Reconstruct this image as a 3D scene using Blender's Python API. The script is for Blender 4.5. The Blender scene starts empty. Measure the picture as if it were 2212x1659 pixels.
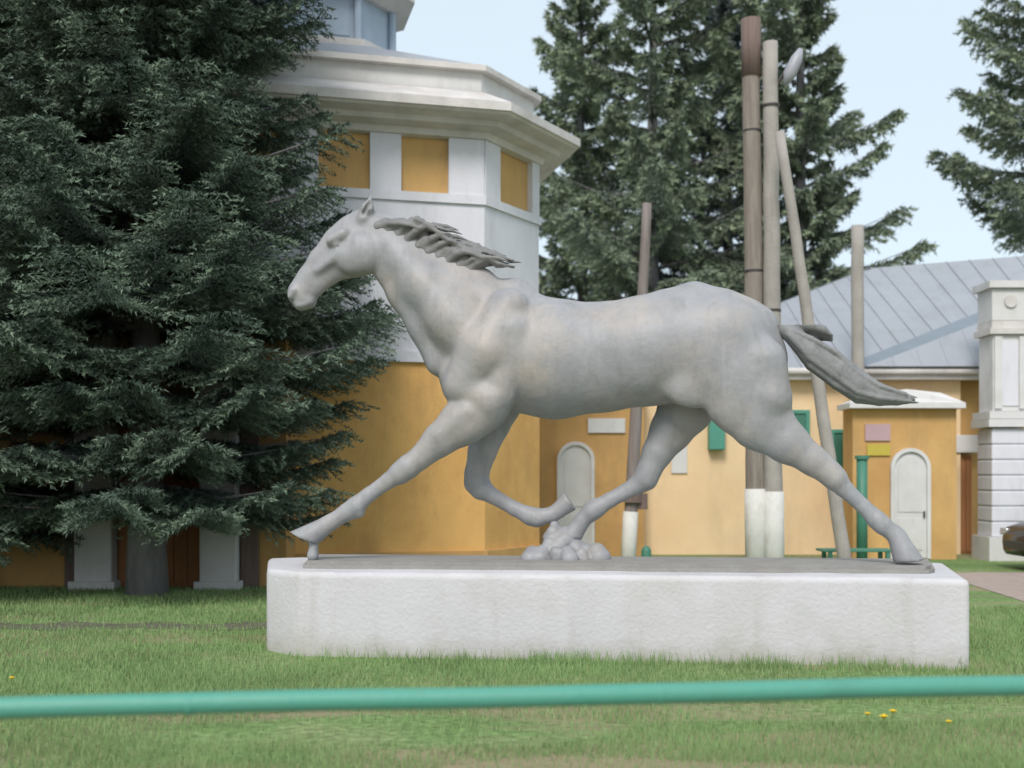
import bpy, bmesh, math, random
import numpy as np
from mathutils import Vector, Matrix
R = math.radians
PI = math.pi
C = bpy.context.scene.collection
sc = bpy.context.scene
rng = np.random.default_rng(7)
random.seed(7)

# ------------------------------------------------------------ camera, sky, sun, exposure
F = 2520.0; CX = 1106.0; HY = 1030.0; EYE = 1.6      # survey frame: 2212 x 1659
cd = bpy.data.cameras.new('camera'); cam = bpy.data.objects.new('camera', cd); C.objects.link(cam)
cam.location = (0, 0, EYE); cam.rotation_euler = (R(90), 0, 0)
cd.sensor_width = 36; cd.lens = 36 * F / 2212; cd.shift_y = (HY - 829.5) / 2212
cd.clip_start = 0.05; cd.clip_end = 4000
cd.dof.use_dof = True; cd.dof.focus_distance = 10.6; cd.dof.aperture_fstop = 1.2   # focus on the statue
sc.camera = cam
w = bpy.data.worlds.new('World'); sc.world = w; w.use_nodes = True
nt = w.node_tree; nt.nodes.clear()
SUN_EL, SUN_AZ = 44, -166        # azimuth from the view direction (+Y), clockwise
sky = nt.nodes.new('ShaderNodeTexSky'); sky.sky_type = 'NISHITA'; sky.sun_disc = False
sky.sun_elevation = R(SUN_EL); sky.sun_rotation = R(SUN_AZ); sky.air_density = 1.0; sky.dust_density = 2.0; sky.ozone_density = 1.0
veil = nt.nodes.new('ShaderNodeMix'); veil.data_type = 'RGBA'; veil.inputs[0].default_value = 0.72
veil.inputs[7].default_value = (6.9, 7.9, 8.5, 1)       # thin high cloud over the blue
bg = nt.nodes.new('ShaderNodeBackground'); bg.inputs[1].default_value = 0.070
wo = nt.nodes.new('ShaderNodeOutputWorld')
nt.links.new(sky.outputs[0], veil.inputs[6]); nt.links.new(veil.outputs[2], bg.inputs[0]); nt.links.new(bg.outputs[0], wo.inputs[0])
sd = bpy.data.lights.new('sun', 'SUN'); sun = bpy.data.objects.new('sun', sd); C.objects.link(sun)
sd.energy = 1.4; sd.angle = R(20); sd.color = (1, 0.93, 0.88)
az = R(SUN_AZ); el = R(SUN_EL)
sv = Vector((math.sin(az) * math.cos(el), math.cos(az) * math.cos(el), math.sin(el)))
sun.rotation_euler = sv.to_track_quat('Z', 'Y').to_euler()
sc.view_settings.view_transform = 'Standard'; sc.view_settings.look = 'None'
sc.view_settings.exposure = 0.95; sc.view_settings.gamma = 1.0; sc.view_settings.use_curve_mapping = False
sc.cycles.max_bounces = 6; sc.cycles.use_denoising = True

# ------------------------------------------------------------ helpers
def W(px, py, D):
    return Vector(((px - CX) / F * D, D, EYE + (HY - py) / F * D))
def X(px, D): return (px - CX) / F * D
def Z(py, D): return EYE + (HY - py) / F * D

MATS = {}
def mat(name, col, rough=0.8, var=0.12, scale=3.0, bump=0.0, bscale=40.0, metal=0.0, spec=0.4, dirt=None, dscale=0.7, damt=0.35, attr=None, attr_col=None, stretch=(1, 1, 1)):
    if name in MATS: return MATS[name]
    m = bpy.data.materials.new(name); m.use_nodes = True
    n = m.node_tree.nodes; l = m.node_tree.links
    b = n['Principled BSDF']; b.inputs['Roughness'].default_value = rough; b.inputs['Metallic'].default_value = metal
    b.inputs['Specular IOR Level'].default_value = spec
    tc = n.new('ShaderNodeTexCoord'); mp = n.new('ShaderNodeMapping'); mp.inputs['Scale'].default_value = stretch
    l.new(tc.outputs['Object'], mp.inputs[0])
    no = n.new('ShaderNodeTexNoise'); no.inputs['Scale'].default_value = scale; no.inputs['Detail'].default_value = 6; no.inputs['Roughness'].default_value = 0.6
    l.new(mp.outputs[0], no.inputs['Vector'])
    cr = n.new('ShaderNodeValToRGB')
    cr.color_ramp.elements[0].position = 0.3; cr.color_ramp.elements[1].position = 0.7
    cr.color_ramp.elements[0].color = tuple(c * (1 - var) for c in col) + (1,)
    cr.color_ramp.elements[1].color = tuple(min(1, c * (1 + var)) for c in col) + (1,)
    l.new(no.outputs['Fac'], cr.inputs[0])
    out = cr.outputs[0]
    if dirt:
        n2 = n.new('ShaderNodeTexNoise'); n2.inputs['Scale'].default_value = dscale; n2.inputs['Detail'].default_value = 8; n2.inputs['Roughness'].default_value = 0.65
        l.new(mp.outputs[0], n2.inputs['Vector'])
        c2 = n.new('ShaderNodeValToRGB'); c2.color_ramp.elements[0].position = 0.48; c2.color_ramp.elements[1].position = 0.72
        c2.color_ramp.elements[1].color = (damt, damt, damt, 1)
        l.new(n2.outputs['Fac'], c2.inputs[0])
        mx = n.new('ShaderNodeMix'); mx.data_type = 'RGBA'; l.new(c2.outputs[0], mx.inputs[0]); l.new(out, mx.inputs[6]); mx.inputs[7].default_value = tuple(dirt) + (1,)
        out = mx.outputs[2]
    if attr:
        at = n.new('ShaderNodeAttribute'); at.attribute_name = attr
        mx = n.new('ShaderNodeMix'); mx.data_type = 'RGBA'; l.new(at.outputs['Fac'], mx.inputs[0]); l.new(out, mx.inputs[6]); mx.inputs[7].default_value = tuple(attr_col) + (1,)
        out = mx.outputs[2]
    l.new(out, b.inputs['Base Color'])
    if bump:
        nb = n.new('ShaderNodeTexNoise'); nb.inputs['Scale'].default_value = bscale; nb.inputs['Detail'].default_value = 5
        l.new(mp.outputs[0], nb.inputs['Vector'])
        bp = n.new('ShaderNodeBump'); bp.inputs['Strength'].default_value = bump; bp.inputs['Distance'].default_value = 0.02
        l.new(nb.outputs['Fac'], bp.inputs['Height']); l.new(bp.outputs[0], b.inputs['Normal'])
    MATS[name] = m
    return m

def tag(o, label=None, cat=None, group=None, kind=None):
    if label: o['label'] = label
    if cat: o['category'] = cat
    if group: o['group'] = group
    if kind: o['kind'] = kind
    return o
def empty(name, loc=(0, 0, 0), rz=0.0):
    o = bpy.data.objects.new(name, None); C.objects.link(o); o.location = loc; o.rotation_euler = (0, 0, rz); return o
def link(name, me, m, parent=None, smooth=False):
    o = bpy.data.objects.new(name, me); C.objects.link(o)
    if m: me.materials.append(m) if not me.materials else None
    if parent: o.parent = parent
    if smooth: me.polygons.foreach_set('use_smooth', [True] * len(me.polygons))
    return o
class MB:
    """collects simple solids in one mesh"""
    def __init__(s): s.bm = bmesh.new()
    def box(s, x0, x1, y0, y1, z0, z1, bev=0.0):
        r = bmesh.ops.create_cube(s.bm, size=1)
        for v in r['verts']:
            v.co = Vector((x0 + (v.co.x + .5) * (x1 - x0), y0 + (v.co.y + .5) * (y1 - y0), z0 + (v.co.z + .5) * (z1 - z0)))
        if bev:
            es = list({e for v in r['verts'] for e in v.link_edges})
            bmesh.ops.bevel(s.bm, geom=es, offset=bev, segments=2, affect='EDGES', profile=0.5)
        return s
    def prism(s, pts, z0, z1, pts2=None, cap=True):
        a = [s.bm.verts.new((p[0], p[1], z0)) for p in pts]
        b = [s.bm.verts.new((p[0], p[1], z1)) for p in (pts2 or pts)]
        n = len(pts)
        for i in range(n): s.bm.faces.new((a[i], a[(i + 1) % n], b[(i + 1) % n], b[i]))
        if cap: s.bm.faces.new(a[::-1]); s.bm.faces.new(b)
        return s
    def tube(s, pts, rad, n=16, cap=True):
        pts = [Vector(p) for p in pts]
        if not hasattr(rad, '__len__'): rad = [rad] * len(pts)
        rings = []
        for i, p in enumerate(pts):
            d = (pts[min(i + 1, len(pts) - 1)] - pts[max(i - 1, 0)]).normalized()
            up = Vector((0, 0, 1)) if abs(d.z) < 0.9 else Vector((0, 1, 0))
            u = d.cross(up).normalized(); v = u.cross(d).normalized()
            rings.append([s.bm.verts.new(p + (u * math.cos(2 * PI * k / n) + v * math.sin(2 * PI * k / n)) * rad[i]) for k in range(n)])
        for i in range(len(pts) - 1):
            for k in range(n): s.bm.faces.new((rings[i][k], rings[i][(k + 1) % n], rings[i + 1][(k + 1) % n], rings[i + 1][k]))
        if cap: s.bm.faces.new(rings[0][::-1]); s.bm.faces.new(rings[-1])
        return s
    def slab(s, quad, th):
        """thick plate: quad of 4 points, thickness along its normal (downwards)"""
        q = [Vector(p) for p in quad]; nrm = (q[1] - q[0]).cross(q[-1] - q[0]).normalized()
        a = [s.bm.verts.new(p) for p in q]; b = [s.bm.verts.new(p - nrm * th) for p in q]
        s.bm.faces.new(a); s.bm.faces.new(b[::-1])
        k = len(q)
        for i in range(k): s.bm.faces.new((a[i], b[i], b[(i + 1) % k], a[(i + 1) % k]))
        return s
    def arch(s, x0, x1, z0, z1, y0, y1, n=14):
        """plate with round head, standing in the xz plane"""
        r = (x1 - x0) / 2; cx = (x0 + x1) / 2; zc = z1 - r
        pts = [(x0, z0), (x1, z0)] + [(cx + r * math.cos(PI * i / n), zc + r * math.sin(PI * i / n)) for i in range(n + 1)]
        a = [s.bm.verts.new((p[0], y0, p[1])) for p in pts]; b = [s.bm.verts.new((p[0], y1, p[1])) for p in pts]
        k = len(pts); s.bm.faces.new(a); s.bm.faces.new(b[::-1])
        for i in range(k): s.bm.faces.new((a[i], b[i], b[(i + 1) % k], a[(i + 1) % k]))
        return s
    def build(s, name, m, parent=None, smooth=False):
        bmesh.ops.recalc_face_normals(s.bm, faces=s.bm.faces)
        me = bpy.data.meshes.new(name); s.bm.to_mesh(me); s.bm.free()
        return link(name, me, m, parent, smooth)
def auto_smooth(o, ang=40):
    me = o.data
    me.polygons.foreach_set('use_smooth', [True] * len(me.polygons))
    try: me.set_sharp_from_angle(angle=R(ang))
    except Exception: pass
def np_mesh(name, V, Fc, m, parent=None, smooth=False, attr=None):
    me = bpy.data.meshes.new(name); k = Fc.shape[1]
    me.vertices.add(len(V)); me.vertices.foreach_set('co', V.astype(np.float32).ravel())
    me.loops.add(Fc.size); me.loops.foreach_set('vertex_index', Fc.astype(np.int32).ravel())
    me.polygons.add(len(Fc)); me.polygons.foreach_set('loop_start', np.arange(0, Fc.size, k, dtype=np.int32))
    me.update(calc_edges=True); me.validate()
    if attr is not None:
        a = me.attributes.new(attr[0], 'FLOAT', 'POINT'); a.data.foreach_set('value', attr[1].astype(np.float32))
    return link(name, me, m, parent, smooth)

# ------------------------------------------------------------ materials
M_low = mat('ochre_plaster_brightened', (0.70, 0.415, 0.145), .9, .12, 1.2, .3, 30, dirt=(0.52, 0.27, 0.085), dscale=.5, damt=.85, stretch=(1, 1, .8))  # tower ochre, more orange and brightened in colour to offset the spruce's shade
M_yel = mat('ochre_plaster', (0.55, 0.345, 0.135), .9, .12, 1.2, .25, 30, dirt=(0.44, 0.24, 0.085), dscale=.45, damt=.8, stretch=(1, 1, .8))
M_yel2 = mat('ochre_plaster_worn', (0.53, 0.32, 0.125), .9, .12, 1.0, .25, 30, dirt=(0.40, 0.22, 0.08), dscale=.6, damt=.8)
M_cream = mat('cream_plaster', (0.80, 0.60, 0.37), .9, .05, 1.4, .2, 30, dirt=(0.70, 0.46, 0.24), dscale=.5, damt=.4)
M_white = mat('white_plaster', (0.66, 0.665, 0.715), .88, .06, 2.0, .25, 35, dirt=(0.42, 0.42, 0.42), dscale=.8, damt=.45, stretch=(1, 1, .35))
M_wtrim = mat('white_trim', (0.62, 0.62, 0.62), .85, .05, 2.0, .2, 35, dirt=(0.48, 0.46, 0.42), dscale=1.1, damt=.5)
M_corn = mat('weathered_cornice', (0.60, 0.575, 0.56), .9, .12, 2.0, .3, 25, dirt=(0.38, 0.36, 0.33), dscale=.9, damt=.8)
M_roof = mat('zinc_roof', (0.315, 0.335, 0.37), .45, .07, 1.0, .05, 10, spec=.5, dirt=(0.27, 0.29, 0.31), dscale=.5, damt=.5)
M_plinth = mat('whitewashed_concrete', (0.54, 0.53, 0.55), .9, .04, 2.2, .35, 28, dirt=(0.45, 0.445, 0.41), dscale=1.3, damt=.55)
def plinth_stains(m):
    n = m.node_tree.nodes; l = m.node_tree.links; b = n['Principled BSDF']; src = b.inputs['Base Color'].links[0].from_socket
    tc = n.new('ShaderNodeTexCoord'); sx = n.new('ShaderNodeSeparateXYZ'); l.new(tc.outputs['Object'], sx.inputs[0])
    no = n.new('ShaderNodeTexNoise'); no.inputs['Scale'].default_value = 5; no.inputs['Detail'].default_value = 8; l.new(tc.outputs['Object'], no.inputs[0])
    h = n.new('ShaderNodeMath'); h.operation = 'MULTIPLY_ADD'; l.new(no.outputs['Fac'], h.inputs[0]); h.inputs[1].default_value = -.32; l.new(sx.outputs['Z'], h.inputs[2])
    mr = n.new('ShaderNodeMapRange'); mr.inputs['From Min'].default_value = -.14; mr.inputs['From Max'].default_value = .06; mr.inputs['To Min'].default_value = .5; mr.inputs['To Max'].default_value = 0; l.new(h.outputs[0], mr.inputs['Value'])
    mx = n.new('ShaderNodeMix'); mx.data_type = 'RGBA'; l.new(mr.outputs[0], mx.inputs[0]); l.new(src, mx.inputs[6]); mx.inputs[7].default_value = (.29, .275, .20, 1)
    # vertical run-off streaks
    mp = n.new('ShaderNodeMapping'); mp.inputs['Scale'].default_value = (2.2, 2.2, .22); l.new(tc.outputs['Object'], mp.inputs[0])
    n2 = n.new('ShaderNodeTexNoise'); n2.inputs['Scale'].default_value = 2.2; n2.inputs['Detail'].default_value = 7; l.new(mp.outputs[0], n2.inputs[0])
    c2 = n.new('ShaderNodeValToRGB'); c2.color_ramp.elements[0].position = .55; c2.color_ramp.elements[1].position = .75; c2.color_ramp.elements[1].color = (.55, .55, .55, 1); l.new(n2.outputs['Fac'], c2.inputs[0])
    m2 = n.new('ShaderNodeMix'); m2.data_type = 'RGBA'; l.new(c2.outputs[0], m2.inputs[0]); l.new(mx.outputs[2], m2.inputs[6]); m2.inputs[7].default_value = (.40, .385, .36, 1)
    l.new(m2.outputs[2], b.inputs['Base Color'])
plinth_stains(M_plinth)
M_slab = mat('grey_concrete', (0.27, 0.26, 0.245), .9, .12, 4, .4, 30, dirt=(0.27, 0.27, 0.25), dscale=2, damt=.6)
M_horse = mat('silver_grey_paint', (0.29, 0.295, 0.31), .52, .12, 4, .28, 16, spec=.45, dirt=(0.41, 0.36, 0.315), dscale=1.1, damt=.85)
M_hair = mat('dark_grey_paint', (0.19, 0.19, 0.19), .6, .15, 6, .3, 30, dirt=(0.2, 0.2, 0.2), dscale=3, damt=.5)
M_tail = mat('tail_grey_paint', (0.22, 0.225, 0.23), .6, .12, 6, .3, 30, dirt=(0.22, 0.22, 0.22), dscale=3, damt=.5)
M_green = mat('green_rail_paint', (0.08, 0.295, 0.225), .5, .12, 3, .15, 60, spec=.5, dirt=(0.05, 0.25, 0.19), dscale=3, damt=.7)
M_dgreen = mat('dark_green_paint', (0.06, 0.20, 0.14), .5, .1, 3)
M_wood = mat('weathered_pole_wood', (0.27, 0.24, 0.21), .9, .18, 3, .5, 25, dirt=(0.2, 0.16, 0.13), dscale=1, damt=.6, stretch=(6, 6, .5))
M_dwood = mat('tarred_wood', (0.17, 0.125, 0.11), .9, .2, 3, .4, 25, stretch=(6, 6, .5))
M_grayw = mat('old_dark_pole_wood', (0.23, 0.20, 0.19), .9, .2, 3, .5, 25, dirt=(0.11, 0.09, 0.08), dscale=1, damt=.6, stretch=(6, 6, .5))
M_conc = mat('pale_pole_concrete', (0.34, 0.32, 0.295), .9, .12, 3, .4, 25, dirt=(0.33, 0.31, 0.28), dscale=1, damt=.6)
M_lime = mat('limewash', (0.60, 0.60, 0.57), .9, .05, 4, .3, 30)
M_door = mat('brown_door', (0.30, 0.13, 0.05), .7, .12, 3, .2, 20, stretch=(5, 5, .5))
M_dark = mat('dark_metal', (0.05, 0.045, 0.045), .5, .1, 3)
M_tyre = mat('rubber', (0.02, 0.02, 0.02), .8, .1, 3)
M_car = mat('black_car_paint', (0.012, 0.012, 0.014), .18, .05, 3, spec=.6)
M_rim = mat('alloy', (0.5, 0.5, 0.52), .3, .05, 3, metal=.8)
M_glass = mat('dark_glass', (0.03, 0.04, 0.05), .08, .05, 3, spec=.8)
M_blueg = mat('blue_painted_panel', (0.36, 0.44, 0.54), .5, .08, 2)
M_bark = mat('bark', (0.19, 0.185, 0.19), .95, .25, 8, .8, 20, stretch=(1, 1, .3))
M_needle = mat('spruce_needles', (0.046, 0.070, 0.058), .8, .3, 1.3, spec=.05, attr='tip', attr_col=(0.18, 0.24, 0.175))
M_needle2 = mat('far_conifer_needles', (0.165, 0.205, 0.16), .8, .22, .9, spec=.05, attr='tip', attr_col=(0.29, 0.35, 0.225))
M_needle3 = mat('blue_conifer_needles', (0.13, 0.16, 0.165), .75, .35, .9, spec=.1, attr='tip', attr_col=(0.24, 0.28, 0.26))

def streaks(m, dark, amt=.6, sc=9.0, metres=.25, lo=.5, hi=.7):
    n = m.node_tree.nodes; l = m.node_tree.links; b = n['Principled BSDF']; src = b.inputs['Base Color'].links[0].from_socket
    tc = n.new('ShaderNodeTexCoord'); mp = n.new('ShaderNodeMapping'); mp.inputs['Scale'].default_value = (1, 1, metres); l.new(tc.outputs['Object'], mp.inputs[0])
    t = n.new('ShaderNodeTexNoise'); t.inputs['Scale'].default_value = sc; t.inputs['Detail'].default_value = 9; t.inputs['Roughness'].default_value = .7; l.new(mp.outputs[0], t.inputs[0])
    c = n.new('ShaderNodeValToRGB'); c.color_ramp.elements[0].position = lo; c.color_ramp.elements[1].position = hi; c.color_ramp.elements[1].color = (amt, amt, amt, 1); l.new(t.outputs['Fac'], c.inputs[0])
    mx = n.new('ShaderNodeMix'); mx.data_type = 'RGBA'; l.new(c.outputs[0], mx.inputs[0]); l.new(src, mx.inputs[6]); mx.inputs[7].default_value = tuple(dark) + (1,); l.new(mx.outputs[2], b.inputs['Base Color'])
streaks(M_horse, (.18, .18, .175), .45, 8, .22)
streaks(M_tail, (.12, .12, .12), .6, 14, .6)
streaks(M_green, (.16, .12, .08), .55, 22, 1, .62, .70)
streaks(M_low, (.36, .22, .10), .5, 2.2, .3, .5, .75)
streaks(M_yel, (.30, .22, .12), .5, 3, .25, .5, .75)
streaks(M_yel2, (.30, .20, .10), .5, 2.2, .3, .5, .75)
streaks(M_cream, (.58, .42, .26), .5, 2, .3, .5, .75)
streaks(M_white, (.42, .42, .44), .5, 3, .2, .52, .75)
streaks(M_lime, (.40, .39, .33), .6, 5, .6, .48, .7)
streaks(M_wtrim, (.45, .44, .42), .45, 4, .25, .5, .75)
streaks(M_wood, (.16, .13, .11), .6, 14, .08, .48, .65)
streaks(M_conc, (.22, .21, .19), .5, 9, .2, .5, .7)
streaks(M_roof, (.24, .25, .26), .5, 2.5, .5, .5, .72)

# ------------------------------------------------------------ ground
def ground_mat():
    m = bpy.data.materials.new('lawn_ground'); m.use_nodes = True
    n = m.node_tree.nodes; l = m.node_tree.links; b = n['Principled BSDF']; b.inputs['Roughness'].default_value = 1; b.inputs['Specular IOR Level'].default_value = .1
    tc = n.new('ShaderNodeTexCoord')
    def noise(s, d=6, st=(1, 1, 1)):
        mp = n.new('ShaderNodeMapping'); mp.inputs['Scale'].default_value = st; l.new(tc.outputs['Object'], mp.inputs[0])
        t = n.new('ShaderNodeTexNoise'); t.inputs['Scale'].default_value = s; t.inputs['Detail'].default_value = d; l.new(mp.outputs[0], t.inputs['Vector']); return t
    a = noise(.55, 5); r = n.new('ShaderNodeValToRGB'); e = r.color_ramp.elements
    e[0].position = .35; e[0].color = (0.15, 0.225, 0.085, 1); e[1].position = .68; e[1].color = (0.30, 0.31, 0.17, 1)
    x = r.color_ramp.elements.new(.5); x.color = (0.19, 0.29, 0.11, 1)
    l.new(a.outputs['Fac'], r.inputs[0])
    f = noise(14, 8); r2 = n.new('ShaderNodeValToRGB'); r2.color_ramp.elements[0].position = .35; r2.color_ramp.elements[0].color = (.62, .62, .62, 1); r2.color_ramp.elements[1].position = .7; r2.color_ramp.elements[1].color = (1.2, 1.2, 1.2, 1)
    l.new(f.outputs['Fac'], r2.inputs[0])
    mu = n.new('ShaderNodeMix'); mu.data_type = 'RGBA'; mu.blend_type = 'MULTIPLY'; mu.inputs[0].default_value = 1
    l.new(r.outputs[0], mu.inputs[6]); l.new(r2.outputs[0], mu.inputs[7])
    # bare earth patches, long in x
    p = noise(.9, 5, (.35, 1.3, 1)); r3 = n.new('ShaderNodeValToRGB'); r3.color_ramp.elements[0].position = .48; r3.color_ramp.elements[1].position = .62; r3.color_ramp.elements[1].color = (.85, .85, .85, 1)
    l.new(p.outputs['Fac'], r3.inputs[0])
    sx = n.new('ShaderNodeSeparateXYZ'); l.new(tc.outputs['Object'], sx.inputs[0])
    wr = n.new('ShaderNodeMapRange'); wr.inputs['From Min'].default_value = 6.0; wr.inputs['From Max'].default_value = 9.0; wr.inputs['To Min'].default_value = .14; wr.inputs['To Max'].default_value = -.03; l.new(sx.outputs['Y'], wr.inputs['Value'])
    ad = n.new('ShaderNodeMath'); ad.operation = 'ADD'; l.new(p.outputs['Fac'], ad.inputs[0]); l.new(wr.outputs[0], ad.inputs[1]); l.new(ad.outputs[0], r3.inputs[0])
    m2 = n.new('ShaderNodeMix'); m2.data_type = 'RGBA'; l.new(r3.outputs[0], m2.inputs[0]); l.new(mu.outputs[2], m2.inputs[6]); m2.inputs[7].default_value = (0.29, 0.235, 0.155, 1)
    l.new(m2.outputs[2], b.inputs['Base Color'])
    bp = n.new('ShaderNodeBump'); bp.inputs['Strength'].default_value = .8; bp.inputs['Distance'].default_value = .03; l.new(f.outputs['Fac'], bp.inputs['Height']); l.new(bp.outputs[0], b.inputs['Normal'])
    return m
M_ground = ground_mat()
g = MB(); vs = [g.bm.verts.new(p) for p in ((-1500, -300, 0), (1500, -300, 0), (1500, 2500, 0), (-1500, 2500, 0))]; g.bm.faces.new(vs)
tag(g.build('lawn', M_ground), kind='structure')
M_path = mat('pinkish_gravel_path', (0.36, 0.29, 0.255), .95, .12, 5, .4, 60, dirt=(0.27, 0.23, 0.2), dscale=1, damt=.5)
M_soil = mat('bare_soil', (0.125, 0.12, 0.085), 1, .3, 5, .6, 30, dirt=(0.10, 0.14, 0.05), dscale=2, damt=.9)
g = MB()
pp = [(1960, 1241), (2120, 1237), (2300, 1237), (2700, 1240), (2700, 1440), (2460, 1375), (2300, 1328), (2212, 1300), (2080, 1258)]
vs = [g.bm.verts.new((X(a, EYE * F / (b - HY)), EYE * F / (b - HY), .006)) for a, b in pp]; g.bm.faces.new(vs)
tag(g.build('gravel_path', M_path), kind='structure')
# worn earth strip across the lawn, with a ragged edge
g = MB(); top = []; bot = []
for i in range(90):
    x = -9 + i * .14
    top.append((x, 12.75 + .10 * math.sin(i * .9) + random.uniform(-.07, .07))); bot.append((x, 12.2 + .10 * math.sin(i * .53 + 1) + random.uniform(-.06, .06)))
a = [g.bm.verts.new((p[0], p[1], .005)) for p in top]; b = [g.bm.verts.new((p[0], p[1], .005)) for p in bot]
for i in range(89): g.bm.faces.new((b[i], b[i + 1], a[i + 1], a[i]))
tag(g.build('earth_strip', M_soil), kind='structure')

# ------------------------------------------------------------ plinth frame
PH = R(6.3); P0 = np.array([X(1350, 11.0), 11.0])
U = np.array([math.cos(PH), -math.sin(PH)]); Vv = np.array([math.sin(PH), math.cos(PH)])
def loc(px, py, off=0.0):
    a = (px - CX) / F; b = (HY - py) / F
    D = (off + P0 @ Vv) / (a * Vv[0] + Vv[1])
    d = np.array([a * D, D]) - P0
    return float(d @ U), float(off), EYE + b * D, D
LM = Matrix(((U[0], Vv[0], 0, P0[0]), (U[1], Vv[1], 0, P0[1]), (0, 0, 1, 0), (0, 0, 0, 1)))
def lx(px, off): return loc(px, 1000, off)[0]
PZ = 0.75; SZ = 0.815
plan = [(lx(640, -.92), -.92), (lx(1905, -.92), -.92), (lx(2095, -1.06), -1.06), (lx(2093, -.95) , -.93), (lx(2040, .9), .9), (lx(640, 1.05) + .05, 1.05), (lx(585, .9), .8), (lx(576, -.6), -.6)]
g = MB(); g.prism(plan, -.15, PZ)
bmesh.ops.subdivide_edges(g.bm, edges=[e for e in g.bm.edges if abs(e.verts[0].co.z - e.verts[1].co.z) < .01 and e.calc_length() > 2], cuts=14)
es = [e for e in g.bm.edges if min(v.co.z for v in e.verts) > PZ - .01 and len(e.link_faces) == 2 and any(abs(f.normal.z) < .5 for f in e.link_faces)]
g.bm.normal_update()
es = [e for e in g.bm.edges if min(v.co.z for v in e.verts) > PZ - .01 and any(abs(f.normal.z) < .5 for f in e.link_faces)]
es += [e for e in g.bm.edges if abs(e.verts[0].co.z - e.verts[1].co.z) > .5]
bmesh.ops.bevel(g.bm, geom=es, offset=.06, segments=4, affect='EDGES', profile=.55)
for v in g.bm.verts:
    if v.co.z > .1: v.co += Vector((0, random.uniform(-.0015, .0015), random.uniform(-.004, .004)))
plinth = g.build('plinth', M_plinth); plinth.matrix_world = LM
auto_smooth(plinth, 30)
tag(plinth, 'long low whitewashed concrete plinth under the running horse statue', 'plinth')

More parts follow.
